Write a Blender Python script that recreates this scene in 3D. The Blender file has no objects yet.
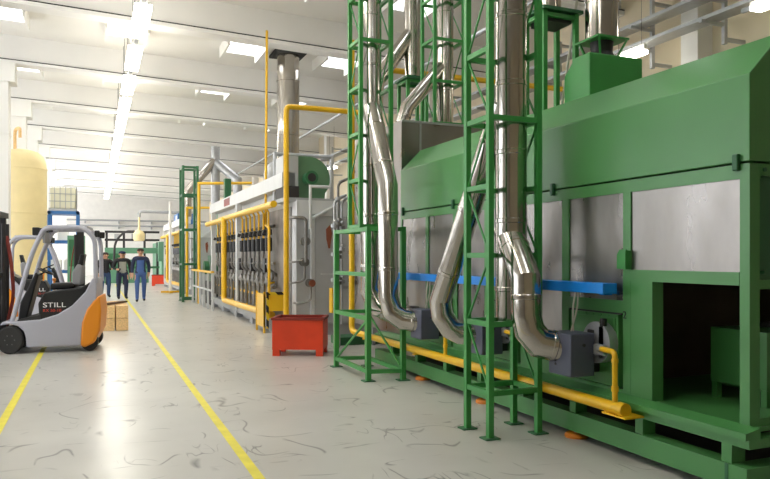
import bpy, math, random
from mathutils import Vector, Matrix

random.seed(7)
S = bpy.context.scene
COL = S.collection

# ------------------------------------------------------------------ camera, world, lights, exposure
cam_d = bpy.data.cameras.new('camera')
cam_d.sensor_width = 36.0
cam_d.lens = 36.0 * 700 / 770
cam_d.shift_y = 17.5 / 770
cam_d.clip_end = 300
cam = bpy.data.objects.new('camera', cam_d)
cam.location = (0, 0, 1.55)
YAW = math.atan(290 / 700)
cam.rotation_euler = (math.radians(90), 0, -YAW)
COL.objects.link(cam)
S.camera = cam

W = bpy.data.worlds.new('world')
S.world = W
W.use_nodes = True
W.node_tree.nodes['Background'].inputs[0].default_value = (0.95, 0.97, 1.0, 1)
W.node_tree.nodes['Background'].inputs[1].default_value = 1.0

S.view_settings.view_transform = 'Standard'
S.view_settings.look = 'None'
S.view_settings.exposure = 0.75
S.view_settings.gamma = 1.0
S.view_settings.use_curve_mapping = False

LAMP_E = 10.0          # fluorescent tubes
SKY_E = 4.0            # skylight panes
WIN_E = 2.2            # panes of the added side windows, for light from the left


# ------------------------------------------------------------------ materials
def lin(c):
    return tuple(((v / 255) / 12.92 if v / 255 <= 0.04045 else ((v / 255 + 0.055) / 1.055) ** 2.4) for v in c) + (1.0,)


def mat(name, rgb, rough=0.5, metal=0.0, vary=0.0, vscale=3.0, emit=0.0, stretch=None, bump=0.0, rvar=0.0, spec=None):
    m = bpy.data.materials.new(name)
    m.use_nodes = True
    nt = m.node_tree
    b = nt.nodes['Principled BSDF']
    c = lin(rgb)
    b.inputs['Base Color'].default_value = c
    b.inputs['Roughness'].default_value = rough
    b.inputs['Metallic'].default_value = metal
    if spec is not None:
        b.inputs['Specular IOR Level'].default_value = spec
    if emit > 0:
        b.inputs['Emission Color'].default_value = c
        b.inputs['Emission Strength'].default_value = emit
    if vary or bump or rvar:
        tc = nt.nodes.new('ShaderNodeTexCoord')
        mp = nt.nodes.new('ShaderNodeMapping')
        if stretch:
            mp.inputs['Scale'].default_value = stretch
        no = nt.nodes.new('ShaderNodeTexNoise')
        no.inputs['Scale'].default_value = vscale
        no.inputs['Detail'].default_value = 5
        nt.links.new(tc.outputs['Object'], mp.inputs['Vector'])
        nt.links.new(mp.outputs[0], no.inputs['Vector'])
        if vary:
            r = nt.nodes.new('ShaderNodeValToRGB')
            r.color_ramp.elements[0].position = 0.3
            r.color_ramp.elements[1].position = 0.7
            r.color_ramp.elements[0].color = tuple(max(0, v * (1 - vary)) for v in c[:3]) + (1,)
            r.color_ramp.elements[1].color = tuple(min(1, v * (1 + vary)) for v in c[:3]) + (1,)
            nt.links.new(no.outputs['Fac'], r.inputs[0])
            nt.links.new(r.outputs[0], b.inputs['Base Color'])
        if rvar:
            mr = nt.nodes.new('ShaderNodeMapRange')
            mr.inputs['From Min'].default_value = 0.3
            mr.inputs['From Max'].default_value = 0.7
            mr.inputs['To Min'].default_value = max(0.02, rough - rvar)
            mr.inputs['To Max'].default_value = rough + rvar
            nt.links.new(no.outputs['Fac'], mr.inputs['Value'])
            nt.links.new(mr.outputs[0], b.inputs['Roughness'])
        if bump:
            bp = nt.nodes.new('ShaderNodeBump')
            bp.inputs['Strength'].default_value = bump
            bp.inputs['Distance'].default_value = 0.02
            nt.links.new(no.outputs['Fac'], bp.inputs['Height'])
            nt.links.new(bp.outputs[0], b.inputs['Normal'])
    return m


M = {}
M['green'] = mat('oven green paint', (78, 142, 78), 0.32, vary=0.06, vscale=1.5)
M['tgreen'] = mat('tower green paint', (62, 146, 70), 0.38, vary=0.06)
M['dgreen'] = mat('dull green paint', (46, 104, 66), 0.45, vary=0.08)
M['fangreen'] = mat('fan casing green', (92, 132, 98), 0.5, vary=0.08)
M['mgreen'] = mat('machine green paint', (92, 142, 112), 0.5, vary=0.06)
M['steel'] = mat('polished duct steel', (186, 181, 174), 0.15, 1.0, rvar=0.05, vscale=2.0, stretch=(1, 1, 6), bump=0.0)
M['panel'] = mat('brushed panel steel', (146, 142, 138), 0.34, 1.0, vary=0.22, vscale=2.2, stretch=(1, 1.8, 0.7), rvar=0.14, bump=0.02)
M['galv'] = mat('galvanised steel', (178, 180, 182), 0.45, 0.7, vary=0.08, vscale=8)
M['grey'] = mat('grey machine paint', (164, 166, 168), 0.45, vary=0.06, vscale=2)
M['lgrey'] = mat('light grey paint', (206, 208, 208), 0.45, vary=0.04)
M['silver'] = mat('aluminium sheet', (186, 188, 190), 0.42, 0.35, vary=0.08, vscale=2)
M['yellow'] = mat('gas pipe yellow', (236, 186, 24), 0.35, vary=0.05)
M['lineyellow'] = mat('floor line yellow', (232, 218, 46), 0.4, vary=0.1, vscale=6)
M['orange'] = mat('orange plastic', (236, 146, 30), 0.38)
M['footorange'] = mat('orange pad', (222, 132, 30), 0.5)
M['red'] = mat('red bin paint', (222, 66, 30), 0.4, vary=0.12, vscale=2.5)
M['dred'] = mat('worn red paint', (132, 40, 26), 0.5, vary=0.15)
M['blue'] = mat('blue tray paint', (18, 136, 232), 0.4)
M['rackblue'] = mat('rack blue paint', (52, 108, 168), 0.5)
M['burner'] = mat('burner slate grey', (84, 88, 106), 0.45, vary=0.05)
M['black'] = mat('black plastic', (26, 26, 28), 0.45)
M['dark'] = mat('dark steel', (44, 42, 42), 0.6)
M['rubber'] = mat('tyre rubber', (46, 45, 44), 0.75)
M['fgrey'] = mat('forklift grey paint', (178, 178, 190), 0.35)
M['seat'] = mat('seat grey cover', (150, 150, 152), 0.7)
M['white'] = mat('white paint', (236, 234, 228), 0.6)
M['tank'] = mat('cream tank', (232, 214, 160), 0.5, vary=0.04)
M['ibc'] = mat('milky plastic', (226, 222, 196), 0.4)
M['wood'] = mat('sawn timber', (234, 196, 138), 0.7, vary=0.18, vscale=5, stretch=(8, 1, 8))
M['brown'] = mat('brown board', (104, 78, 52), 0.75, vary=0.2)
M['rust'] = mat('rust', (136, 76, 52), 0.8, vary=0.2)
M['inner'] = mat('dark brown inner lining', (84, 72, 60), 0.8, vary=0.25)  # dark brown, mottled at random
M['ceiling'] = mat('white ceiling paint', (238, 235, 228), 0.8, vary=0.03, vscale=0.6)
M['beam'] = mat('white beam paint', (240, 238, 234), 0.75, vary=0.03, vscale=0.8)
M['wallcream'] = mat('cream wall paint', (226, 212, 184), 0.8, vary=0.05, vscale=0.7)
M['wallwhite'] = mat('white wall paint', (238, 236, 232), 0.8, vary=0.03)
M['lamp'] = mat('lit tube', (255, 250, 236), 0.5, emit=LAMP_E)
M['skypane'] = mat('skylight pane', (248, 250, 255), 0.5, emit=SKY_E)
M['winpane'] = mat('added glowing window pane', (244, 248, 255), 0.5, emit=WIN_E)  # glow of the added side windows
M['farpane'] = mat('boosted far window pane', (250, 250, 255), 0.5, emit=WIN_E * 2.2)  # stronger glow added here to brighten the far end
M['sooty'] = mat('sooty grey furnace wall', (132, 126, 120), 0.7, vary=0.3, vscale=3)
M['hub'] = mat('wheel hub grey', (140, 138, 136), 0.55)
M['pipegrey'] = mat('dull pipe metal', (128, 126, 122), 0.45, 0.6, vary=0.25, vscale=6)
M['skin'] = mat('skin', (206, 158, 130), 0.6)
M['hair'] = mat('dark hair', (62, 44, 34), 0.8)
M['navy'] = mat('navy cloth', (42, 50, 78), 0.85)
M['denim'] = mat('blue work cloth', (72, 100, 158), 0.85)
M['jeans'] = mat('jeans cloth', (54, 76, 116), 0.85)
M['jacket'] = mat('black jacket cloth', (38, 38, 42), 0.85)
M['shirt'] = mat('light shirt cloth', (158, 158, 150), 0.85)
M['cable'] = mat('pale cable', (214, 210, 196), 0.6)
M['text'] = mat('white lettering', (240, 240, 240), 0.5)
M['textred'] = mat('red lettering', (206, 62, 40), 0.5)


def floor_material():
    m = bpy.data.materials.new('scuffed resin floor')
    m.use_nodes = True
    nt = m.node_tree
    N = nt.nodes
    b = N['Principled BSDF']
    tc = N.new('ShaderNodeTexCoord')

    def noise(scale, detail, stretch=(1, 1, 1), rot=0.0, shift=0.0):
        mp = N.new('ShaderNodeMapping')
        mp.inputs['Location'].default_value = (shift, shift * .7, 0)
        mp.inputs['Scale'].default_value = stretch
        mp.inputs['Rotation'].default_value = (0, 0, rot)
        n = N.new('ShaderNodeTexNoise')
        n.inputs['Scale'].default_value = scale
        n.inputs['Detail'].default_value = detail
        nt.links.new(tc.outputs['Object'], mp.inputs[0])
        nt.links.new(mp.outputs[0], n.inputs['Vector'])
        return n.outputs['Fac']

    def span(fac, f0, f1, t0, t1):
        r = N.new('ShaderNodeMapRange')
        r.clamp = True
        for k, v in (('From Min', f0), ('From Max', f1), ('To Min', t0), ('To Max', t1)):
            r.inputs[k].default_value = v
        nt.links.new(fac, r.inputs['Value'])
        return r.outputs[0]

    def op(kind, a, c):
        x = N.new('ShaderNodeMath')
        x.operation = kind
        for k, v in enumerate((a, c)):
            if isinstance(v, (int, float)):
                x.inputs[k].default_value = v
            elif v is not None:
                nt.links.new(v, x.inputs[k])
        return x.outputs[0]

    def lines(scale, rot, stretch, width, shift, gscale, g0):
        d = op('ABSOLUTE', op('SUBTRACT', noise(scale, 1.5, stretch, rot, shift), 0.5), None)
        return op('MULTIPLY', span(d, 0.0, width, 1.0, 0.0), span(noise(gscale, 2, (1, 1, 1), 0, shift + 5), g0, g0 + .08, 0.0, 1.0))
    marks = op('MAXIMUM', lines(0.8, .3, (1, 1, 1), .006, 0, 1.5, .52), lines(1.3, 1.1, (1, .5, 1), .007, 3.3, 1.9, .54))
    marks = op('MAXIMUM', marks, lines(2.2, .7, (.5, 1.6, 1), .012, 9.1, 2.4, .57))
    marks = op('MAXIMUM', marks, lines(3.1, -.5, (1.8, .5, 1), .014, 14.1, 1.6, .6))
    scuff = op('MULTIPLY', span(noise(9, 5, (1, .3, 1), .5), .57, .63, 0, 1), span(noise(1.1, 3, (1, 1, 1), 0, 2.2), .6, .68, 0, .75))
    marks = op('MAXIMUM', marks, scuff)
    marks = op('MULTIPLY', marks, .8)
    mb = N.new('ShaderNodeMix'); mb.data_type = 'RGBA'
    nt.links.new(span(noise(0.7, 4), .35, .65, 0, 1), mb.inputs[0])
    mb.inputs[6].default_value = lin((184, 182, 176))
    mb.inputs[7].default_value = lin((198, 196, 190))
    mk = N.new('ShaderNodeMix'); mk.data_type = 'RGBA'
    nt.links.new(marks, mk.inputs[0])
    nt.links.new(mb.outputs[2], mk.inputs[6])
    mk.inputs[7].default_value = lin((74, 72, 70))
    nt.links.new(mk.outputs[2], b.inputs['Base Color'])
    b.inputs['Roughness'].default_value = .28
    b.inputs['Specular IOR Level'].default_value = 0.42
    return m


def hazard_material():
    m = bpy.data.materials.new('yellow black hazard stripes')
    m.use_nodes = True
    nt = m.node_tree
    tc = nt.nodes.new('ShaderNodeTexCoord')
    wv = nt.nodes.new('ShaderNodeTexWave')
    wv.bands_direction = 'DIAGONAL'
    wv.inputs['Scale'].default_value = 2.2
    nt.links.new(tc.outputs['Object'], wv.inputs['Vector'])
    r = nt.nodes.new('ShaderNodeValToRGB')
    r.color_ramp.interpolation = 'CONSTANT'
    r.color_ramp.elements[0].color = lin((24, 24, 22))
    r.color_ramp.elements[1].position = 0.5
    r.color_ramp.elements[1].color = lin((226, 190, 30))
    nt.links.new(wv.outputs['Fac'], r.inputs[0])
    nt.links.new(r.outputs[0], nt.nodes['Principled BSDF'].inputs['Base Color'])
    return m


M['floor'] = floor_material()
M['hazard'] = hazard_material()


# ------------------------------------------------------------------ mesh helpers
def V(*a):
    return Vector(a[0] if len(a) == 1 else a)


def fillet(pts, rad, n=5):
    pts = [V(p) for p in pts]
    out = [pts[0]]
    for i in range(1, len(pts) - 1):
        a, b, c = pts[i - 1], pts[i], pts[i + 1]
        r1 = min(rad, (a - b).length * 0.45)
        r2 = min(rad, (c - b).length * 0.45)
        p0 = b + (a - b).normalized() * r1
        p2 = b + (c - b).normalized() * r2
        for k in range(n + 1):
            t = k / n
            out.append(p0 * (1 - t) ** 2 + b * 2 * t * (1 - t) + p2 * t * t)
    out.append(pts[-1])
    return out


class B:
    """collects shapes (world coordinates) and links them as one mesh object"""

    def __init__(self):
        self.v, self.f = [], []

    def add(self, vs, fs):
        o = len(self.v)
        self.v += [V(p) for p in vs]
        self.f += [tuple(i + o for i in f) for f in fs]
        return self

    def box(self, lo, hi):
        x0, y0, z0 = lo
        x1, y1, z1 = hi
        return self.add([(x0, y0, z0), (x1, y0, z0), (x1, y1, z0), (x0, y1, z0), (x0, y0, z1), (x1, y0, z1), (x1, y1, z1), (x0, y1, z1)],
                        [(3, 2, 1, 0), (4, 5, 6, 7), (0, 1, 5, 4), (1, 2, 6, 5), (2, 3, 7, 6), (3, 0, 4, 7)])

    def bar(self, p, q, w, h=None):
        """square bar from p to q"""
        p, q = V(p), V(q)
        h = h or w
        d = (q - p).normalized()
        up = V(0, 0, 1) if abs(d.z) < 0.9 else V(0, 1, 0)
        u = d.cross(up).normalized()
        w_ = u.cross(d)
        vs = []
        for e in (p, q):
            for a, b_ in ((-1, -1), (1, -1), (1, 1), (-1, 1)):
                vs.append(e + u * a * w / 2 + w_ * b_ * h / 2)
        return self.add(vs, [(3, 2, 1, 0), (4, 5, 6, 7), (0, 1, 5, 4), (1, 2, 6, 5), (2, 3, 7, 6), (3, 0, 4, 7)])

    def prism(self, poly, axis, a, b_):
        """poly in the two other axes (order x,y,z without the axis), extruded a..b along axis"""
        n = len(poly)
        vs = []
        for t in (a, b_):
            for p in poly:
                c = list(p)
                c.insert('xyz'.index(axis), t)
                vs.append(c)
        fs = [tuple(range(n))[::-1], tuple(range(n, 2 * n))]
        fs += [(i, (i + 1) % n, n + (i + 1) % n, n + i) for i in range(n)]
        return self.add(vs, fs)

    def tube(self, pts, r, n=16, caps=True):
        pts = [V(p) for p in pts]
        rs = r if isinstance(r, (list, tuple)) else [r] * len(pts)
        d = (pts[1] - pts[0]).normalized()
        up = V(0, 0, 1) if abs(d.z) < 0.9 else V(1, 0, 0)
        u = d.cross(up).normalized()
        v = d.cross(u)
        vs = []
        for i, p in enumerate(pts):
            din = (p - pts[i - 1]).normalized() if i else d
            dout = (pts[i + 1] - p).normalized() if i < len(pts) - 1 else din
            nb = (din + dout)
            nb = nb.normalized() if nb.length > 1e-5 else din
            for k in range(n):
                a = 2 * math.pi * k / n
                o = (u * math.cos(a) + v * math.sin(a)) * rs[i]
                t = -(o.dot(nb)) / max(0.2, din.dot(nb))
                vs.append(p + o + din * t)
            q = din.rotation_difference(dout)
            u = q @ u
            v = q @ v
        fs = []
        for i in range(len(pts) - 1):
            for k in range(n):
                fs.append((i * n + k, i * n + (k + 1) % n, (i + 1) * n + (k + 1) % n, (i + 1) * n + k))
        if caps:
            fs.append(tuple(range(n))[::-1])
            fs.append(tuple(range((len(pts) - 1) * n, len(pts) * n)))
        return self.add(vs, fs)

    def cyl(self, p, q, r, n=20):
        return self.tube([p, q], r, n)

    def lathe(self, c, prof, n=24, axis='z'):
        """prof: list of (radius, height) about an axis through c"""
        vs, fs = [], []
        c = V(c)
        for (r, h) in prof:
            for k in range(n):
                a = 2 * math.pi * k / n
                x, y = r * math.cos(a), r * math.sin(a)
                o = {'z': (x, y, h), 'y': (x, h, y), 'x': (h, x, y)}[axis]
                vs.append(c + V(o))
        for i in range(len(prof) - 1):
            for k in range(n):
                fs.append((i * n + k, i * n + (k + 1) % n, (i + 1) * n + (k + 1) % n, (i + 1) * n + k))
        fs.append(tuple(range(n))[::-1])
        fs.append(tuple(range((len(prof) - 1) * n, len(prof) * n)))
        return self.add(vs, fs)

    def banded(self, pts, r, n=28, step=0.55):
        """sheet duct with raised joint bands"""
        self.tube(pts, r, n)
        pts = [V(p) for p in pts]
        for a, b_ in zip(pts, pts[1:]):
            L = (b_ - a).length
            d = (b_ - a).normalized()
            k = max(1, int(L / step))
            if L < 0.22:
                continue
            for i in range(k):
                m = a + d * (L * (i + 0.5) / k)
                self.tube([m - d * 0.022, m - d * 0.016, m + d * 0.016, m + d * 0.022], [r * 1.0, r * 1.035, r * 1.035, r * 1.0], n)
        return self

    def roof(self):
        """the roof falls gently towards the right wall"""
        for q in self.v:
            q.z -= 0.036 * (q.x + 2.0)
        return self

    def build(self, name, m, parent=None, bevel=0.0, smooth=30):
        me = bpy.data.meshes.new(name)
        off = V(0, 0, 0)
        rot = None
        if parent is not None:
            p = parent
            off = V(p.get('_o', (0, 0, 0)))
        me.from_pydata([tuple(q - off) for q in self.v], [], self.f)
        me.materials.append(m)
        me.update()
        import bmesh
        bm = bmesh.new()
        bm.from_mesh(me)
        bmesh.ops.recalc_face_normals(bm, faces=bm.faces)
        bm.to_mesh(me)
        bm.free()
        if smooth:
            for p in me.polygons:
                p.use_smooth = True
            me.set_sharp_from_angle(angle=math.radians(smooth))
        o = bpy.data.objects.new(name, me)
        COL.objects.link(o)
        if parent is not None:
            o.parent = parent
            o['_o'] = tuple(off)
        if bevel:
            bv = o.modifiers.new('bevel', 'BEVEL')
            bv.width = bevel
            bv.segments = 2
            bv.limit_method = 'ANGLE'
        return o


def tag(o, label, cat, group=None, kind=None):
    o['label'] = label
    o['category'] = cat
    if group:
        o['group'] = group
    if kind:
        o['kind'] = kind
    return o


def thing(name, label, cat, loc=(0, 0, 0), group=None):
    o = bpy.data.objects.new(name, None)
    o.empty_display_size = 0.1
    COL.objects.link(o)
    o.location = loc
    o['_o'] = tuple(loc)
    return tag(o, label, cat, group)


def struct(o):
    o['kind'] = 'structure'
    return o


def dup(root, loc, rotz=None, label=None, group=None):
    r = root.copy()
    COL.objects.link(r)
    r.location = loc
    if rotz is not None:
        r.rotation_euler = (0, 0, rotz)
    if label:
        r['label'] = label
    if group:
        r['group'] = group
    for ch in root.children:
        c = ch.copy()
        COL.objects.link(c)
        c.parent = r
        for g in ch.children:
            d = g.copy()
            COL.objects.link(d)
            d.parent = c
    return r


def lettering(name, body, size, m, parent, loc, rot):
    cu = bpy.data.curves.new(name, 'FONT')
    cu.body = body
    cu.size = size
    cu.extrude = 0.002
    cu.align_x = 'CENTER'
    cu.materials.append(m)
    t = bpy.data.objects.new(name, cu)
    COL.objects.link(t)
    me = bpy.data.meshes.new_from_object(t.evaluated_get(bpy.context.evaluated_depsgraph_get()))
    bpy.data.objects.remove(t)
    o = bpy.data.objects.new(name, me)
    COL.objects.link(o)
    o.parent = parent
    o.location = loc
    o.rotation_euler = rot
    return o


# ================================================================== THE HALL
CEIL = 7.3
BEAM0, PITCH = 0.95, 4.9
XL, XR, YB, YF = -8.0, 9.3, 63.0, -7.0
struct(B().box((XL - .3, YF - .3, -0.2), (XR + .3, YB + .3, 0.0)).build('floor', M['floor'], smooth=0))
struct(B().box((XL - .3, YF - .3, CEIL), (XR + .3, YB + .3, CEIL + 0.2)).roof().build('ceiling', M['ceiling'], smooth=0))
struct(B().box((XR, YF, 0), (XR + .3, YB, CEIL - .3)).build('wall_right', M['wallcream'], smooth=0))
struct(B().box((XL, YB, 0), (XR, YB + .3, CEIL + .25)).build('wall_back', M['wallwhite'], smooth=0))
struct(B().box((XL, YF - .3, 0), (XR, YF, CEIL + .25)).build('wall_front', M['wallcream'], smooth=0))
wl = B()
wl.box((XL - .3, YF, 0), (XL, YB, 1.2)).box((XL - .3, YF, 5.6), (XL, YB, CEIL + .25))
wl.box((XL - .3, YF, 1.2), (XL, YF + 12, 5.6))
for k in range(12):
    y0 = YF + k * 6.0
    wl.box((XL - .3, y0, 1.2), (XL, min(YB, y0 + 0.8), 5.6))
struct(wl.build('wall_left', M['wallwhite'], smooth=0))
wn = 0
for k in range(2, 12):  # windows added as glowing sources to light the hall from the left
    y0, y1 = YF + k * 6.0 + 0.8, min(YB, YF + k * 6.0 + 6.0)
    wn += 1
    r = thing('window_%d' % wn, 'tall window added in the side wall as a light source', 'window', (XL - .15, (y0 + y1) / 2, 1.2), 'added side windows')
    struct(r)
    fr = B()
    for yy in (y0, (y0 + y1) / 2, y1):
        fr.box((XL - .2, yy - .05, 1.2), (XL - .08, yy + .05, 5.6))
    for zz in (1.2, 3.4, 5.6):
        fr.box((XL - .2, y0, zz - .05), (XL - .08, y1, zz + .05))
    fr.build('window_frame', M['white'], r, smooth=0)
    B().box((XL - .16, y0, 1.2), (XL - .14, y1, 5.6)).build('window_pane', M['winpane'] if y0 < 34 else M['farpane'], r, smooth=0)

# precast beams across the hall: deep web, wider bottom flange
for k in range(13):
    y = BEAM0 + PITCH * k
    b = B()
    b.prism([(y - .11, 6.63), (y - .2, 6.63), (y - .2, 6.55), (y + .2, 6.55), (y + .2, 6.63), (y + .11, 6.63), (y + .11, CEIL), (y - .11, CEIL)], 'x', XL, XR)
    bo = struct(b.roof().build('ceiling_beam', M['beam'], smooth=0))
    bo['_o'] = (0, 0, 0)
    B().tube([(XL, y - .19, 6.645), (XR, y - .19, 6.645)], .014, 6).roof().build('beam_cable', M['dark'], bo)
    if k >= 1:
        c = B().box((-2.75, y - .28, 0), (-2.05, y + .28, 6.05))
        c.box((-2.9, y - .33, 6.05), (-1.9, y + .33, 6.55))
        c.box((-2.77, y - .3, 4.7), (-2.03, y + .3, 4.74))
        struct(c.build('column', M['white'], smooth=0))
    if k >= 1:
        struct(B().box((8.98, y - 2.25, 0), (XR, y - 1.9, 6.85)).build('column', M['wallwhite'], smooth=0))
# secondary ribs along the ceiling
# skylight shafts in the ceiling bays
for k in range(0, 12):
    y = BEAM0 + PITCH * k + 2.55
    for x in (-1.95, 0.72, 3.55, 6.1):
        wn += 1
        r = thing('window_%d' % wn, 'small skylight in a white shaft between two ceiling beams', 'skylight', (x, y, CEIL - .35), 'ceiling skylights')
        struct(r)
        f = B()
        f.box((x - .5, y - .65, CEIL - .3), (x - .44, y + .65, CEIL)).box((x + .44, y - .65, CEIL - .3), (x + .5, y + .65, CEIL))
        f.box((x - .44, y - .65, CEIL - .12), (x + .44, y - .59, CEIL)).box((x - .44, y + .59, CEIL - .12), (x + .44, y + .65, CEIL))
        f.roof().build('window_frame', M['white'], r, smooth=0)
        B().box((x - .44, y - .59, CEIL - .03), (x + .44, y + .59, CEIL - .01)).roof().build('window_pane', M['skypane'], r, smooth=0)

# painted floor lines
struct(B().box((1.025, 0.5, 0.0), (1.1, 42, 0.003)).build('floor_line', M['lineyellow'], smooth=0))
struct(B().box((-0.84, 0.5, 0.0), (-0.765, 30, 0.003)).build('floor_line', M['lineyellow'], smooth=0))

# fluorescent row over the aisle
LX, LZ = 0.757, 5.8
lamp_root = None
for i in range(21):
    y = 3.3 + 2.52 * i
    if i == 0:
        r = thing('ceiling_light', 'long fluorescent lamp hung in the bright row over the aisle', 'ceiling light', (LX, y, LZ), 'fluorescent lamps in the row over the aisle')
        h = B()
        h.prism([(LX - .05, LZ + .02), (LX + .05, LZ + .02), (LX + .05, LZ + .1), (LX - .05, LZ + .1)], 'y', y - 1.1, y + 1.1)
        h.build('housing', M['white'], r, smooth=0)
        B().box((LX - .14, y - .92, LZ - .04), (LX + .14, y + .92, LZ + .018)).build('tube', M['lamp'], r, smooth=0)
        B().box((LX - .03, y + .92, LZ), (LX + .03, y + 1.6, LZ + .06)).build('connector', M['grey'], r, smooth=0)
        c = B()
        for yy in (y - .9, y + .9):
            c.cyl((LX - .05, yy, LZ + .1), (LX - .05, yy, CEIL), .006, 6)
        c.build('suspension_wire', M['dark'], r)
        lamp_root = r
    else:
        dup(lamp_root, (LX, y, LZ))
# lamps by the right wall
for i, (y, lab) in enumerate([(6.6, 'fluorescent lamp under the wall cable trays, above the sloping oven hood'),
                              (9.25, 'fluorescent lamp under the wall cable trays, beside the green fan cabinet'),
                              (25.2, 'fluorescent lamp under the cable trays behind the green centrifugal fan')]):
    o = dup(lamp_root, (8.3, y, 4.93), None, lab, 'fluorescent lamps by the cable trays')
    o.scale = (.7, .3, 1)


# ================================================================== THE GREEN OVEN
OV = thing('industrial_oven', 'long green industrial oven with sloping hood and brushed steel panels', 'industrial oven', (5.2, 6.1, 0))
Y0, Y1, X0, X1 = 3.27, 8.85, 3.9, 6.6
B().prism([(X0, 2.172), (X0, 2.74), (4.2, 3.04), (6.3, 3.04), (X1, 2.74), (X1, 2.172)], 'y', Y0, Y1).build('hood', M['green'], OV, bevel=.006, smooth=0)
PAN = [(3.35, 4.357, 1.45), (4.442, 5.137, 1.2), (5.233, 5.82, .62), (5.9, 6.52, 1.2), (6.6, 7.22, .62), (7.32, 7.98, 1.2), (8.06, 8.8, .62)]
fr = B()
fr.box((X0, Y0, 2.062), (X0 + .1, Y1, 2.158))                     # top rail
fr.box((X0, Y0, .44), (X0 + .09, 3.345, 2.062))                   # corner post
edges = [a for a in PAN]
for (a0, a1, zb), (b0, b1, zc) in zip(PAN, PAN[1:]):
    fr.box((X0, a1, .44), (X0 + .09, b0, 2.062))                  # mullions
fr.box((X0, 8.8, .44), (X0 + .09, Y1, 2.062))
for a0, a1, zb in PAN:
    if zb == 1.45:
        fr.box((X0, a0, 1.362), (X0 + .09, a1, 1.45))
    elif zb == 1.2:
        fr.box((X0, a0, 1.10), (X0 + .09, a1, 1.2))
        fr.box((X0, a0, .44), (X0 + .09, a1, .49))
    else:
        fr.box((X0, a0, .44), (X0 + .09, a1, .62))
fr.box((X0 + .002, 4.127, .44), (X0 + .11, 4.40, 1.40))           # blank plate beside the opening
fr.build('front_frame', M['green'], OV, smooth=0)
for a0, a1, zb in PAN:
    B().box((X0 + .012, a0, zb), (X0 + .05, a1, 2.062)).build('steel_panel', M['panel'], OV, smooth=0)
# burner doors with bolted rim
for (a0, a1) in ((4.454, 5.118), (5.9, 6.52), (7.32, 7.98)):
    d = B().box((X0 - .012, a0 + .03, .5), (X0 + .05, a1 - .03, 1.085))
    d.box((X0 - .022, a0 + .06, .53), (X0 - .01, a1 - .06, 1.055))
    for i in range(7):
        yy = a0 + .045 + (a1 - a0 - .09) * i / 6
        d.cyl((X0 - .02, yy, 1.07), (X0 - .01, yy, 1.07), .008, 6)
    d.build('burner_door', M['green'], OV, smooth=0)
    B().box((X0 - .006, a0, 1.086), (X0 + .02, a1, 1.099)).build('door_gap', M['dark'], OV, smooth=0)
# lugs across the hood joint
for y in (3.362, 5.36, 7.3, 8.75):
    B().box((X0 - .03, y - .022, 2.115), (X0 + .01, y + .022, 2.225)).build('lug', M['dgreen'], OV, bevel=.008, smooth=0)
lt = B().prism([(4.37, 1.455), (4.5, 1.455), (4.5, 1.57), (4.47, 1.61), (4.40, 1.61), (4.37, 1.57)], 'x', X0 - .012, X0 + .005)
lt.box((X0 - .05, 4.36, 1.455), (X0, 4.375, 1.60))
lt.build('latch_plate', M['tgreen'], OV, smooth=0)
# end and back
e = B()
e.box((X0 + .09, Y0, 2.08), (X1, Y0 + .09, 2.158)).box((X0 + .09, Y0, 1.34), (X1, Y0 + .09, 1.40))
e.box((X1 - .09, Y0, .44), (X1, Y0 + .09, 2.158)).box((X0 + .09, Y0, .44), (X1, Y0 + .09, .5))
e.box((X0 + .62, Y0 + .01, 1.40), (X0 + .66, Y0 + .09, 2.08))
e.build('end_frame', M['green'], OV, smooth=0)
B().box((X0 + .09, Y0 + .025, 1.40), (X1 - .09, Y0 + .07, 2.08)).build('end_panel', M['dgreen'], OV, smooth=0)
for x, z in ((4.03, 1.45), (4.03, 2.12), (4.5, 1.45), (4.5, 2.12)):
    B().cyl((x, Y0 - .012, z), (x, Y0 + .03, z), .014, 8).build('bolt', M['dgreen'], OV)
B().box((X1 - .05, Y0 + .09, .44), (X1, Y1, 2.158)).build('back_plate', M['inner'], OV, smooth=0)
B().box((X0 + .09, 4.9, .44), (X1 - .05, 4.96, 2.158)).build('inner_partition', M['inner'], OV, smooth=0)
B().box((X0 + .09, Y0 + .09, 2.0), (X1 - .05, Y1, 2.06)).build('inner_roof', M['dark'], OV, smooth=0)
B().box((X0 + .03, Y1 - .05, .44), (X1, Y1, 2.158)).build('far_end_plate', M['green'], OV, smooth=0)
B().box((5.9, 4.4, .44), (6.0, 4.5, 2.0)).build('inner_post', M['green'], OV, smooth=0)
# base frame
bs = B()
YB0, YB1 = 3.19, 9.5
bs.prism([(3.77, .392), (3.77, .438), (X0, .462), (X0, .392)], 'y', YB0, YB1)
bs.build('ledge', M['green'], OV, smooth=0)
B().box((X0 - .02, YB0 + .05, .425), (X1, YB1, .452)).build('deck', M['green'], OV, smooth=0)
B().box((3.8, YB0, .335), (3.93, YB1, .392)).box((3.93, YB0, .335), (X1, YB0 + .12, .392)).build('upper_rail', M['green'], OV, smooth=0)
B().box((3.78, YB0, .06), (3.92, YB1, .215)).box((3.92, YB0, .06), (X1, YB0 + .14, .215)).build('lower_rail', M['green'], OV, smooth=0)
for i in range(8):
    y = 3.36 + .795 * i
    B().box((3.8, y - .04, .215), (3.92, y + .04, .335)).build('spacer', M['green'], OV, smooth=0)
B().box((3.776, 3.33, .06), (3.782, 3.355, .215)).build('rail_joint', M['dgreen'], OV, smooth=0)
for i in range(4):
    y = 3.42 + 1.53 * i
    for x in (3.84, 6.4):
        f = B().cyl((x, y, .035), (x, y, .2), .022, 10).build('levelling_foot', M['galv'], OV)
        B().lathe((x, y, 0), [(.1, 0), (.1, .02), (.085, .035), (.03, .04)], 20).build('foot_pad', M['footorange'], f)
B().box((3.9, YB0 + .2, .07), (6.5, YB1 - .1, .08)).build('drip_tray', M['dark'], OV, smooth=0)
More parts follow.
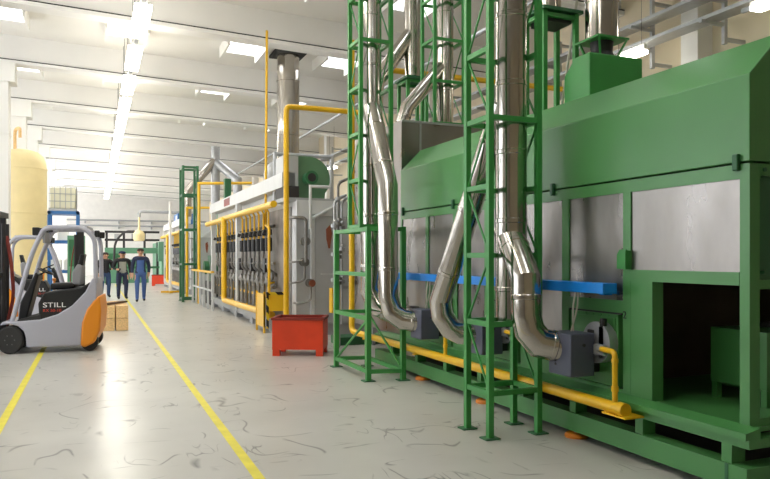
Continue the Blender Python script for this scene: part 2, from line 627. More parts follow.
n2 = lettering('number', '2', .085, M['black'], OV, (X0 - .004 - 5.2, 4.42 - 6.1, 1.06), (math.radians(90), 0, math.radians(-90)))

hp = thing('steel_hopper', 'small green steel box on short legs inside the open oven end', 'metal box', (4.8, 3.87, .452))
b = B()
b.prism([(4.49, 1.0), (5.12, 1.0), (5.12, .58), (5.0, .54), (4.9, .6), (4.72, .6), (4.6, .54), (4.49, .58)], 'y', 3.62, 4.12)
b.build('body', M['green'], hp, smooth=0)
for x in (4.52, 5.09):
    for y in (3.65, 4.09):
        B().box((x - .025, y - .025, .452), (x + .025, y + .025, .58)).build('leg', M['green'], hp, smooth=0)
B().box((4.86, 3.66, 1.0), (5.1, 4.05, 1.03)).build('lid', M['dark'], hp, smooth=0)

# cable tray, blue
ct = thing('cable_duct', 'bright blue cable duct running along the oven front', 'cable duct', (3.76, 6.9, 1.26))
B().prism([(3.69, 1.258), (3.83, 1.258), (3.83, 1.342), (3.69, 1.342)], 'y', 4.43, 9.5).build('channel', M['blue'], ct, bevel=.005, smooth=0)
for y in (4.6, 5.85, 7.25, 8.6):
    B().box((3.82, y - .03, 1.24), (3.9, y + .03, 1.26)).build('bracket', M['blue'], ct, smooth=0)

# burners
def burner(y, label):
    r = thing('gas_burner', label, 'burner', (3.7, y + .13, .57), 'gas burners along the oven front')
    B().box((3.55, y, .573), (3.79, y + .3, .925)).build('housing', M['burner'], r, bevel=.01)
    for p, q, n in (((3.545, y + .2, .84), (3.556, y + .2, .84), .012), ((3.545, y + .2, .66), (3.556, y + .2, .66), .012), ((3.68, y - .008, .83), (3.68, y + .01, .83), .014)):
        B().cyl(p, q, n, 8).build('screw', M['dark'], r)
    B().cyl((3.80, y + .0, .85), (3.885, y + .0, .85), .17, 28).build('mounting_disc', M['galv'], r)
    v = B().box((3.79, y + .02, .60), (3.86, y + .1, .95)).box((3.8, y - .1, .72), (3.86, y - .03, .99)).cyl((3.82, y - .07, .98), (3.82, y - .07, 1.05), .03, 10)
    v.build('valve_block', M['black'], r, bevel=.008)
    v = B().box((3.76, y - .14, .76), (3.83, y - .02, .84)).cyl((3.73, y - .19, .82), (3.77, y - .08, .81), .03, 10)
    v.build('gas_valve', M['galv'], r)
    c = B()
    for dx in (0, .025):
        c.tube(fillet([(3.72 + dx, y + .16, 1.26), (3.70 + dx * 2, y + .17, 1.12), (3.73 - dx, y + .2, .92)], .1), .007, 6)
    c.build('power_cable', M['cable'], r)
    return r
burner(4.65, 'slate grey gas burner under the nearest bent duct, with silver disc behind')
burner(6.05, 'slate grey gas burner behind the legs of the nearest green tower')
burner(7.46, 'slate grey gas burner beside the farther green stand under the blue duct')

# gas main
gp = thing('gas_pipe', 'thick yellow gas pipe along the foot of the green oven', 'pipe', (3.68, 7, .4))
B().tube(fillet([(3.67, 4.17, .40), (3.67, 10.2, .40), (3.67, 10.2, 2.2), (3.67, 10.2, 4.9)], .12), .045, 16).cyl((3.67, 4.15, .40), (3.67, 4.22, .40), .053, 18).build('main', M['yellow'], gp)
for i in range(4):
    y = 4.3 + 1.75 * i
    B().box((3.62, y - .2 if i == 0 else y, .345), (3.8, y + .06, .357)).box((3.64, y, .35), (3.7, y + .06, .372)).build('bracket', M['yellow'], gp, smooth=0)
for y in (4.65, 6.05, 7.46):
    yy = y - .37
    q = B().tube(fillet([(3.68, yy, .43), (3.68, yy, .82), (3.72, yy + .2, .82)], .05), .022, 12)
    q.cyl((3.68, yy, .52), (3.68, yy, .56), .028, 12).cyl((3.68, yy, .74), (3.68, yy, .77), .027, 12)
    q.build('riser', M['yellow'], gp)


# ================================================================== GREEN LATTICE TOWERS AND STEEL DUCTS
def tower(name, label, x0, x1, y0, y1, z0, z1, rings, m=M['tgreen'], w=.05, group='green lattice duct towers', feet=True, front=None, w2=.35, faces=(1, 3)):
    r = thing(name, label, 'duct support', ((x0 + x1) / 2, (y0 + y1) / 2, z0), group)
    C = [(x0, y0), (x1, y0), (x1, y1), (x0, y1)]
    for x, y in C:
        l = B().box((x - w / 2, y - w / 2, z0), (x + w / 2, y + w / 2, z1)).build('leg', m, r, smooth=0)
        if feet:
            B().box((x - .07, y - .06, z0), (x + .07, y + .06, z0 + .012)).build('foot_plate', M['dark'] if 0 else M['dgreen'], l, smooth=0)
    for j, z in enumerate(rings):
        g = B()
        for i in range(4):
            if i == 0 and front is not None and j not in front:
                continue
            a, b_ = C[i], C[(i + 1) % 4]
            g.bar((a[0], a[1], z), (b_[0], b_[1], z), w * .8, w * .9)
        g.build('ring', m, r, smooth=0)
    for j in range(len(rings) - 1):
        za, zb = rings[j], rings[j + 1]
        for i in faces:
            a, b_ = C[i], C[(i + 1) % 4]
            if (i // 2 + j) % 2:
                a, b_ = b_, a
            B().bar((a[0], a[1], za), (b_[0], b_[1], zb), w * .3, w * .3).build('diagonal_brace', m, r, smooth=0)
    return r


T1 = tower('duct_tower', 'nearest tall green lattice tower standing before the burners', 3.11, 3.6, 5.17, 5.56, 0, 6.9, [.385 + .59 * k for k in range(11)], front=(0, 1, 4, 7, 10))
B().box((3.13, 5.19, .945), (3.58, 5.54, .96)).build('platform', M['dgreen'], T1, smooth=0)
D1 = thing('exhaust_duct', 'polished steel exhaust duct in the nearest tower with two bent branches', 'duct', (3.40, 5.32, .96), 'polished steel exhaust ducts')
B().banded([(3.43, 5.34, .962), (3.43, 5.34, 7.03)], .14, 32, .6).build('main_pipe', M['steel'], D1)
B().banded([(3.43, 5.40, 1.80), (3.38, 5.10, 1.47), (3.36, 5.01, 1.37), (3.36, 5.0, 1.06), (3.38, 4.98, .93), (3.45, 4.94, .83), (3.66, 4.86, .78)], .128, 28, .3).build('branch_pipe', M['steel'], D1)
B().banded([(3.39, 5.40, 2.92), (3.27, 6.42, 1.10), (3.28, 6.39, .95), (3.36, 6.36, .82), (3.45, 6.32, .77), (3.66, 6.25, .75)], .112, 28, .6).build('branch_pipe', M['steel'], D1)

T2 = tower('duct_tower', 'green lattice tower with wide lower stand, farther along the oven', 3.15, 3.57, 8.42, 8.83, 1.93, 6.9, [1.95 + .6 * k for k in range(9)], feet=False, front=(0, 4, 8))
T2['_o'] = tuple(T2.location)
C2 = [(3.15, 8.15), (3.58, 8.05), (3.58, 9.3), (3.15, 9.4)]
for x, y in C2:
    l = B().box((x - .03, y - .03, 0), (x + .03, y + .03, 1.93)).build('stand_leg', M['tgreen'], T2, smooth=0)
    B().box((x - .075, y - .065, 0), (x + .075, y + .065, .012)).build('foot_plate', M['dgreen'], l, smooth=0)
for z in (.12, .78, 1.33, 1.90):
    g = B()
    for i in range(4):
        if (z == 1.33 and i != 3) or (z == .78 and i == 0):
            continue
        a, b_ = C2[i], C2[(i + 1) % 4]
        g.bar((a[0], a[1], z), (b_[0], b_[1], z), .05, .05)
    g.build('stand_rail', M['tgreen'], T2, smooth=0)
for i in (1, 3):
    a, b_ = C2[i], C2[(i + 1) % 4]
    B().bar((a[0], a[1], .12), (b_[0], b_[1], .78), .022).build('diagonal_brace', M['tgreen'], T2, smooth=0)
D2 = thing('exhaust_duct', 'polished steel exhaust duct with long bent branch in the farther tower', 'duct', (3.36, 8.6, .96), 'polished steel exhaust ducts')
B().banded([(3.9, 8.3, .78), (3.6, 8.36, .8), (3.43, 8.52, .9), (3.36, 8.62, 1.1), (3.36, 8.62, 7.06)], .13, 32, .6).build('main_pipe', M['steel'], D2)
B().banded([(3.36, 8.58, 3.5), (3.31, 7.9, 2.42), (3.30, 7.86, 1.06), (3.33, 7.8, .88), (3.43, 7.74, .79), (3.66, 7.66, .76)], .124, 28, .5).build('branch_pipe', M['steel'], D2)

# steel box beyond the oven's far end, with the rear tower on it
bx = thing('steel_plenum', 'grey sheet steel box rising behind the far end of the oven', 'duct box', (5, 10, 0))
B().box((3.98, 9.0, .46), (6.2, 10.9, 3.48)).build('body', M['panel'], bx, smooth=0)
B().box((4.26, 8.985, .46), (4.285, 9.0, 3.48)).box((3.98, 8.985, 3.45), (6.2, 9.0, 3.48)).build('flange', M['galv'], bx, smooth=0)
T3 = tower('duct_tower', 'rear green lattice tower standing on the sheet steel box', 4.6, 5.08, 9.2, 9.62, 3.48, 6.9, [3.52 + .62 * k for k in range(6)], w=.045)
D3 = thing('exhaust_duct', 'bronze tinged steel duct in the rear lattice tower with slanting branch', 'duct', (4.88, 9.42, 3.48), 'polished steel exhaust ducts')
B().banded([(4.88, 9.42, 3.48), (4.88, 9.42, 7.02)], .13, 28, .9).build('main_pipe', M['steel'], D3)
B().banded([(4.86, 9.42, 4.45), (4.2, 9.3, 3.72), (4.12, 9.3, 3.48)], .1, 24, .5).build('branch_pipe', M['steel'], D3)
D4 = thing('exhaust_duct', 'steel duct ending on a low green stand between the farther towers', 'duct', (4.78, 10.5, 4.42), 'polished steel exhaust ducts')
B().banded([(4.78, 10.36, 4.44), (4.78, 10.36, 7.02)], .145, 28, .7).build('main_pipe', M['steel'], D4)
B().banded([(4.76, 10.36, 5.2), (4.15, 10.36, 4.35), (4.1, 10.36, 3.48)], .12, 24, .6).build('branch_pipe', M['steel'], D4)
st = tower('duct_stand', 'low green stand under a steel duct on the sheet steel box', 4.62, 4.95, 10.2, 10.55, 3.48, 4.4, [4.38], w=.05, group='green duct stands')
B().box((4.56, 10.1, 4.4), (5.0, 10.6, 4.44)).build('platform', M['dgreen'], st, smooth=0)

# fan cabinet on the oven's roof
fc = thing('fan_cabinet', 'green octagonal fan cabinet on the roof of the oven', 'fan housing', (4.95, 5.95, 3.04))
o = [(5.72, 3.04), (5.72, 3.62), (5.96, 3.62), (6.14, 3.46), (6.14, 3.14), (6.04, 3.04)]
B().prism(o, 'x', 4.6, 5.28).build('body', M['tgreen'], fc, bevel=.015, smooth=0)
B().box((4.74, 5.76, 3.81), (5.14, 6.14, 3.83)).build('flange_plate', M['tgreen'], fc, smooth=0)
B().lathe((4.94, 5.95, 0), [(.15, 3.62), (.11, 3.7), (.12, 3.81)], 20).build('neck', M['dark'], fc)
for a, b_ in (((4.74, 5.75), (4.84, 5.85)), ((5.14, 5.75), (5.04, 5.85)), ((5.14, 6.1), (5.04, 6.05)), ((4.74, 6.1), (4.84, 6.05))):
    B().bar((b_[0], b_[1], 3.62), (a[0] * .9 + .494, a[1] * .9 + .595, 3.815), .02).build('strut', M['tgreen'], fc, smooth=0)
D5 = thing('exhaust_duct', 'wide shiny duct rising from the green octagonal fan cabinet', 'duct', (4.94, 5.95, 3.86), 'polished steel exhaust ducts')
B().banded([(4.94, 5.95, 3.83), (4.94, 5.95, 6.29)], .17, 32, .8).build('main_pipe', M['steel'], D5)
st2 = tower('duct_stand', 'green four legged stand on the oven roof beside the fan cabinet', 4.45, 4.86, 6.28, 6.62, 3.04, 4.2, [4.16], w=.05, group='green duct stands')
B().box((4.4, 6.22, 4.2), (4.92, 6.68, 4.235)).build('platform', M['dgreen'], st2, smooth=0)
B().box((4.5, 6.3, 4.1), (4.82, 6.6, 4.2)).build('damper', M['dark'], st2, smooth=0)
D6 = thing('exhaust_duct', 'steel duct on the four legged stand beside the green fan cabinet', 'duct', (4.62, 6.45, 4.235), 'polished steel exhaust ducts')
B().banded([(4.62, 6.45, 4.235), (4.62, 6.45, 7.02)], .14, 28, .7).build('main_pipe', M['steel'], D6)
tag(B().tube([(4.98, 6.75, 3.05), (4.88, 6.2, 4.7), (4.88, 6.2, 7.02)], .014, 8).build('conduit', M['cable']), 'thin pale conduit slanting beside the four legged stand', 'conduit')

# yellow pipes overhead
tag(B().tube(fillet([(4.28, 10.8, 3.47), (4.28, 10.8, 4.68), (9.32, 10.8, 4.68)], .12), .05, 12).build('gas_pipe', M['yellow']), 'yellow overhead pipe crossing behind the lattice towers', 'pipe')


# ================================================================== CABLE TRAYS ON THE RIGHT WALL
for z, x, lab in ((5.48, 8.6, 'upper galvanised cable tray along the right wall'), (5.12, 8.6, 'lower galvanised cable tray along the right wall, with lamps beneath')):
    t = thing('cable_tray', lab, 'cable tray', (x, 20, z), 'wall cable trays')
    B().box((x - .15, 1, z), (x - .13, 45, z + .055)).box((x + .13, 1, z), (x + .15, 45, z + .055)).build('side_rail', M['galv'], t, smooth=0)
    B().box((x - .13, 1, z), (x + .13, 45, z + .012)).build('tray_floor', M['galv'], t, smooth=0)
    q = B()
    for k in range(3):
        q.tube([(x - .08 + .07 * k, 1, z + .04), (x - .08 + .07 * k, 45, z + .04)], .016, 8)
    q.build('cable_bundle', M['grey'], t)
hg = None
for y in (5.2, 7.9, 9.4, 12.0, 14.6, 17.0, 19.6, 22.0, 24.6, 27.0, 29.6):
    if hg is None:
        hg = thing('tray_bracket', 'galvanised bracket carrying the cable trays on the right wall', 'bracket', (9, y, 4.8), 'cable tray brackets')
        B().box((8.86, y - .03, 4.8), (8.92, y + .03, 6.0)).box((8.92, y - .03, 5.9), (9.3, y + .03, 5.95)).box((8.92, y - .03, 4.85), (9.3, y + .03, 4.9)).build('channel', M['galv'], hg, smooth=0)
        for z in (5.07, 5.43):
            B().box((8.4, y - .025, z), (8.86, y + .025, z + .05)).build('arm', M['galv'], hg, smooth=0)
    else:
        dup(hg, (9, y, 4.8))
for x, z, lab in ((7.4, 6.2, 'thin grey pipe under the ceiling above the oven roof'), (6.9, 5.9, 'grey pipe under the ceiling nearest the towers')):
    q = B().tube([(x, 5, z), (x, 45, z)], .04, 10)
    tag(q.build('ceiling_pipe', M['galv']), lab, 'pipe')


# ================================================================== GAS-FIRED FURNACE LINE BEYOND
def furnace(label, full=True):
    r = thing('gas_furnace', label, 'furnace', (4.6, 17.5, 0), 'gas furnaces in line')
    B().box((3.62, 13.25, .22), (5.9, 22.6, 2.64)).build('body', M['silver'], r, smooth=0)
    B().box((3.6, 13.6, .3), (3.62, 22.5, 2.55)).build('burner_wall', M['sooty'], r, smooth=0)
    B().box((3.395, 19.3, 2.98), (3.4, 20.2, 3.18)).build('sign_plate', M['dred'], r, smooth=0)
    B().box((3.4, 13.5, 2.93), (3.66, 22.9, 3.22)).box((3.66, 14.6, 2.64), (4.6, 22.9, 2.95)).build('top_beam', M['lgrey'], r, smooth=0)
    q = B()
    q.box((3.4, 13.9, .12), (3.55, 22.6, .3))
    for k in range(5):
        q.box((3.38, 14.2 + 2.0 * k, 0), (3.56, 14.5 + 2.0 * k, .14))
    q.box((3.55, 13.3, 0), (5.8, 22.5, .22))
    q.build('base_frame', M['grey'], r, smooth=0)
    for yy in (18.15, 22.3):
        B().box((3.36, yy - .08, .2), (3.5, yy + .08, 2.93)).build('post', M['lgrey'], r, smooth=0)
    B().tube([(3.33, 13.9, 2.62), (3.33, 20.3, 2.62)], .07, 14).build('gas_header', M['yellow'], r)
    B().tube(fillet([(3.28, 22.6, 2.58), (3.28, 19.5, 2.58), (3.28, 19.5, .36), (3.36, 14.2, .36)], .12), .075, 14).build('gas_header', M['yellow'], r)
    for k in range(15):
        y = 14.75 + .475 * k
        if abs(y - 18.15) < .12:
            continue
        d = B().tube([(3.36, y, 2.6), (3.42, y, 2.5), (3.42, y, 1.95)], .022, 8).build('gas_drop', M['yellow'], r)
        B().box((3.38, y - .06, 2.02), (3.48, y + .06, 2.14)).cyl((3.36, y, 2.08), (3.3, y, 2.1), .045, 10).build('valve_body', M['dark'], d)
        B().cyl((3.42, y, 1.68), (3.42, y, 1.96), .075, 12).build('regulator', M['black'], d)
        p = B().tube(fillet([(3.42, y, 1.68), (3.40, y, 1.3), (3.62, y, 1.15)], .08), .03, 8)
        p.lathe((3.5, y, 1.15), [(.05, -.02), (.09, -.02), (.09, .02), (.05, .02)], 12, 'x')
        p.lathe((3.42, y, 1.42), [(.03, -.03), (.07, -.03), (.07, .0), (.03, .0)], 12)
        p.lathe((3.40, y, 1.02), [(.05, -.05), (.11, -.03), (.11, .03), (.05, .05)], 12, 'x')
        p.tube(fillet([(3.40, y, 1.02), (3.36, y + .18, 1.0), (3.36, y + .18, .45)], .06), .03, 8)
        p.build('burner_pipe', M['pipegrey'], d)
        if k % 3 == 0:
            B().box((3.36, y + .1, 1.22), (3.46, y + .3, 1.52)).build('control_box', M['black'], d, smooth=0)
        if k % 2 == 0:
            B().tube(fillet([(3.38, y + .2, .42), (3.38, y + .2, .95), (3.6, y + .2, 1.0)], .06), .024, 8).build('air_pipe', M['galv'] if k % 4 else M['yellow'], d)
    for z, rad, mm_ in ((1.42, .03, 'pipegrey'), (.92, .045, 'pipegrey'), (2.2, .03, 'dark'), (.7, .03, 'yellow')):
        B().tube([(3.46, 14.4, z), (3.46, 21.8, z)], rad, 8).build('manifold', M[mm_], r)
    # end wall fittings
    B().box((3.98, 13.18, .25), (5.2, 13.25, 2.35)).build('end_door', M['silver'], r, bevel=.01, smooth=0)
    B().box((3.9, 13.17, .25), (3.97, 13.25, 2.4)).box((3.9, 13.17, 2.36), (5.3, 13.25, 2.44)).box((4.1, 13.16, 1.2), (5.1, 13.18, 1.23)).build('door_frame', M['lgrey'], r, smooth=0)
    B().box((3.62, 13.2, 2.3), (5.9, 13.25, 2.66)).build('lintel_plate', M['lgrey'], r, smooth=0)
    return r


F1 = furnace('silver gas furnace with yellow header pipes and black valve rows')
rs = B().prism([(4.2, 2.1), (4.28, 2.18), (4.32, 2.02), (4.28, 1.72), (4.25, 1.72), (4.21, 1.9)], 'y', 13.155, 13.18).build('rust_stain', M['rust'], F1, smooth=0)
q = B()
for (z, x) in ((1.45, 3.7), (1.05, 3.82), (1.85, 3.72)):
    q.cyl((x, 12.9, z), (x, 13.2, z), .035, 12)
    q.lathe((x, 12.9, z), [(.05, -.02), (.08, -.02), (.08, .02), (.05, .02)], 16, 'y')
    q.lathe((x, 13.05, z), [(.05, -.02), (.08, -.02), (.08, .02), (.05, .02)], 16, 'y')
    q.tube(fillet([(x + .02, 13.0, z), (x + .02, 13.0, z - .35), (x - .2, 13.1, z - .4), (x - .2, 13.4, z - .4)], .08), .022, 8)
q.tube(fillet([(3.7, 12.85, 1.45), (3.7, 12.85, 2.3), (3.45, 12.9, 2.3), (3.45, 13.6, 2.3)], .1), .03, 10)
q.build('flanged_pipe', M['pipegrey'], F1)
B().lathe((3.82, 12.84, 1.05), [(.03, -.015), (.065, -.015), (.065, .015), (.03, .015)], 14, 'y').build('valve_wheel', M['rust'], F1)
g = B()
g.tube([(3.86, 13.1, 2.1), (3.86, 13.1, 2.92), (4.25, 13.1, 2.92)], .03, 8)
g.tube([(3.9, 13.1, 2.3), (4.7, 13.1, 2.75)], .03, 8)
g.build('guard_rail', M['lgrey'], F1)
F2 = dup(F1, (4.6, 33.8, 0), None, 'distant gas furnace farther down the hall, behind the silver pole', None)

# stack, fan and bends on the furnace roof
stk = thing('furnace_stack', 'broad steel chimney rising from the silver furnace to the ceiling', 'chimney', (4.8, 18.4, 2.7))
B().banded([(4.8, 18.4, 2.64), (4.8, 18.4, 7.0)], .3, 32, 1.1).build('pipe', M['steel'], stk)
B().box((4.38, 17.98, 6.96), (5.22, 18.82, 7.03)).build('roof_collar', M['dark'], stk, smooth=0)
el = B().tube(fillet([(3.85, 16.4, 2.95), (3.85, 16.4, 3.75), (4.7, 16.4, 3.75), (4.7, 16.4, 2.66)], .4, 6), .17, 18)
tag(el.build('bend_duct', M['galv']), 'grey elbow duct arching over the furnace top beside the chimney', 'duct')
fan = thing('centrifugal_fan', 'green centrifugal fan with round motor on the silver furnace', 'fan', (4.3, 13.9, 2.66))
b = B()
pts = [(4.3, 2.66)] + [(3.98 + .44 * math.cos(math.radians(a)), 3.13 + .44 * math.sin(math.radians(a))) for a in range(-40, 96, 8)] + [(3.73, 3.57), (3.73, 2.66)]
b.prism(pts, 'y', 13.6, 14.05)
b.build('casing', M['fangreen'], fan, smooth=0)
B().cyl((3.95, 13.32, 3.12), (3.95, 13.6, 3.12), .12, 20).cyl((3.95, 13.3, 3.12), (3.95, 13.32, 3.12), .135, 20).build('motor', M['dgreen'], fan)
B().cyl((3.95, 13.29, 3.12), (3.95, 13.301, 3.12), .085, 16).build('motor_cover', M['dark'], fan)
B().box((3.42, 13.5, 2.95), (3.73, 14.1, 3.55)).build('inlet_box', M['silver'], fan, smooth=0)
B().box((3.42, 13.45, 2.72), (3.73, 14.1, 2.95)).build('inlet_base', M['dark'], fan, smooth=0)
B().box((3.42, 13.4, 2.64), (4.5, 14.1, 2.72)).build('plinth', M['grey'], fan, smooth=0)
hr = thing('pipe_frame', 'grey square pipe frame over the green centrifugal fan', 'frame', (4.2, 14.3, 2.66))
B().tube([(3.5, 14.5, 2.66), (3.5, 14.5, 3.72), (4.75, 14.5, 3.72), (4.75, 14.5, 2.66)], .045, 8).build('rail', M['galv'], hr)

# yellow uprights by the furnace corner
tag(B().tube(fillet([(5.0, 12.4, 2.75), (5.0, 12.4, 4.28), (3.2, 12.4, 4.28), (3.2, 12.4, .02)], .1), .05, 12).build('gas_pipe', M['yellow']),
    'tall yellow pipe turning overhead at the silver furnace corner', 'pipe')
tag(B().tube(fillet([(3.5, 15.25, 6.54), (3.47, 15.25, 2.25), (3.28, 14.1, 2.15), (3.28, 14.1, .3)], .06), .028, 10).build('gas_pipe', M['yellow']),
    'thin yellow pipe dropping from the ceiling beam to the furnace valves', 'pipe')
bar = thing('safety_barrier', 'yellow mesh guard barrier at the furnace corner behind the red bin', 'barrier', (3.3, 14.4, 0))
B().box((3.17, 14.08, .12), (3.2, 14.85, .8)).build('side_panel', M['yellow'], bar, smooth=0)
for y in (14.1, 14.8):
    B().box((3.16, y - .02, 0), (3.2, y + .02, .84)).build('leg', M['yellow'], bar, smooth=0)
hb = B().box((3.22, 14.0, .45), (3.62, 14.06, .82)).build('striped_panel', M['yellow'], bar, smooth=0)
B().box((3.2, 13.985, .78), (3.62, 14.0, .84)).box((3.2, 13.985, .1), (3.25, 14.0, .78)).box((3.57, 13.985, .1), (3.62, 14.0, .78)).build('striped_edge', M['hazard'], bar, smooth=0)
yb = thing('control_cabinet', 'small yellow cabinet on a post beside the farther green tower', 'cabinet', (4.1, 12.3, 0))
B().box((4.0, 12.2, .52), (4.2, 12.36, .98)).build('body', M['yellow'], yb, bevel=.01, smooth=0)
B().box((4.07, 12.25, 0), (4.12, 12.3, .52)).build('post', M['yellow'], yb, smooth=0)
sk = thing('pump_skid', 'low green skid on the floor behind the farther tower', 'machine base', (4.4, 11.8, 0))
B().box((3.95, 11.6, 0), (5.2, 12.1, .14)).build('base', M['dgreen'], sk, smooth=0)
# tangle of grey pipes and valves beside the tower
pt = thing('valve_manifold', 'tangle of grey pipes and valves behind the farther green tower', 'pipework', (4.3, 11.4, 0))
random.seed(3)
for i in range(7):
    x = 3.72 + .1 * i
    y = 11.2 + .1 * (i % 3)
    h = 2.3 + .8 * random.random()
    p = B().tube(fillet([(x, y, 0 if i < 2 else .4), (x, y, h), (x + .25, y + .1, h + .12), (x + .3, y + .8, h + .12)], .08), .022, 8)
    for k in range(3):
        z = 1.1 + .45 * k + .12 * random.random()
        p.lathe((x, y, z), [(.025, -.03), (.06, -.03), (.06, .03), (.025, .03)], 10)
        p.cyl((x, y - .12, z + .08), (x, y, z + .08), .03, 8)
    p.build('pipe', M['pipegrey' if i % 2 else 'galv'], pt)
B().box((3.85, 11.42, .3), (3.9, 11.47, 2.6)).box((4.5, 11.42, 0), (4.55, 11.47, 2.6)).box((3.85, 11.42, 1.0), (4.55, 11.46, 1.05)).box((3.85, 11.42, 0), (3.9, 11.47, .3)).build('support', M['grey'], pt, smooth=0)
for z, m in ((1.35, 'rust'), (1.9, 'dark'), (2.15, 'galv'), (1.6, 'dark')):
    B().box((4.02, 11.05, z), (4.2, 11.2, z + .18)).build('actuator', M[m], pt, bevel=.02)

# red bins
rb = thing('red_bin', 'red open steel bin on feet in the aisle before the furnace', 'bin', (2.98, 10.9, 0))
w = B()
for (a, b_) in (((-.4, -.3), (.4, -.28)), ((-.4, .28), (.4, .3)), ((-.4, -.28), (-.38, .28)), ((.38, -.28), (.4, .28))):
    w.box((2.98 + a[0], 10.9 + a[1], .1), (2.98 + b_[0], 10.9 + b_[1], .56))
w.box((2.6, 10.62, .1), (3.36, 11.18, .12))
w.build('tub', M['red'], rb, smooth=0)
w = B()
w.box((2.565, 10.585, .56), (3.395, 10.64, .6)).box((2.565, 11.16, .56), (3.395, 11.215, .6)).box((2.565, 10.64, .56), (2.62, 11.16, .6)).box((3.34, 10.64, .56), (3.395, 11.16, .6))
w.build('rim', M['dred'], rb, smooth=0)
for x in (2.64, 3.32):
    for y in (10.66, 11.14):
        B().box((x - .055, y - .055, 0), (x + .055, y + .055, .1)).build('foot', M['red'], rb, smooth=0)
rb.rotation_euler = (0, 0, -math.radians(25))
rb.location.x += .07
dup(rb, (3.25, 39.5, 0), -.2, 'distant red bin on the floor behind the man in dungarees', 'red steel bins')
rb['group'] = 'red steel bins'

# silver railing before the furnace's far end
rl = thing('guard_railing', 'pale grey guard railing with yellow top rail beside the far furnace end', 'railing', (3.1, 22.6, 0))
for k in range(6):
    y = 20.4 + .88 * k
    B().box((3.08, y - .03, 0), (3.14, y + .03, 1.1)).build('post', M['lgrey'], rl, smooth=0)
B().box((3.07, 20.37, 1.08), (3.15, 24.83, 1.14)).build('top_rail', M['yellow'], rl, smooth=0)
B().box((3.09, 20.37, .55), (3.13, 24.83, .6)).build('mid_rail', M['lgrey'], rl, smooth=0)

# green frame tower and slanting ducts beyond the furnace
T4 = tower('duct_tower', 'distant green frame tower beyond the guard railing', 2.8, 3.28, 24.9, 25.7, 0, 4.7, [.1, 1.3, 2.5, 3.7, 4.65], m=M['dgreen'], w=.08)
mg = thing('green_machine', 'pale green machine casing standing beyond the silver furnace', 'machine', (4.6, 24.5, 0))
B().box((4.0, 23.3, 0), (5.6, 25.6, 3.3)).build('body', M['mgreen'], mg, smooth=0)
B().box((3.98, 23.6, 1.5), (4.0, 24.6, 2.9)).build('access_panel', M['lgrey'], mg, smooth=0)
B().box((3.9, 23.0, 0), (4.1, 23.25, 4.1)).build('pillar', M['dgreen'], mg, smooth=0)
D7 = thing('exhaust_duct', 'distant silver duct splitting in two slanting arms below the ceiling', 'duct', (5.07, 32.6, 2.66), 'polished steel exhaust ducts')
B().banded([(5.1, 32.6, 2.66), (5.1, 32.6, 7.02)], .2, 20, .9).build('main_pipe', M['galv'], D7)
B().banded([(5.1, 32.6, 6.0), (3.85, 32.5, 4.5), (3.83, 32.5, 3.24)], .19, 20, 1.0).build('branch_pipe', M['steel'], D7)
B().banded([(5.1, 32.6, 5.9), (5.9, 31.5, 5.0), (5.9, 31.4, 2.66)], .19, 20, 1.0).build('branch_pipe', M['galv'], D7)
for x, y, z0, z1, lab in ((3.2, 23.9, 0, 4.0, 'slim yellow upright pipe by the guard railing'), (3.2, 27.2, 0, 3.4, 'slim yellow upright pipe behind the distant green frame tower')):
    tag(B().tube([(x, y, z0), (x, y, z1), (x + 1.6, y - .8, z1)], .05, 8).build('gas_pipe', M['yellow']), lab, 'pipe')
gm = thing('drive_unit', 'green drive unit on the floor behind the guard railing', 'machine', (3.7, 23.2, 0))
B().box((3.45, 22.95, 0), (3.9, 24.2, .75)).build('base', M['dark'], gm, smooth=0)
B().box((3.5, 23.0, .75), (3.88, 24.0, 1.6)).cyl((3.45, 23.5, 1.2), (3.3, 23.5, 1.2), .22, 16).build('motor', M['dgreen'], gm)

# pole with crossed base in the aisle
po = thing('floor_pole', 'tall white pole on a crossed floor base in the aisle', 'pole', (2.98, 31.3, 0))
B().cyl((2.98, 31.3, .05), (2.98, 31.3, 3.9), .06, 12).build('shaft', M['white'], po)
B().box((2.6, 31.24, .02), (3.36, 31.36, .1)).box((2.92, 30.9, .02), (3.04, 31.7, .1)).build('base', M['yellow'], po, smooth=0)


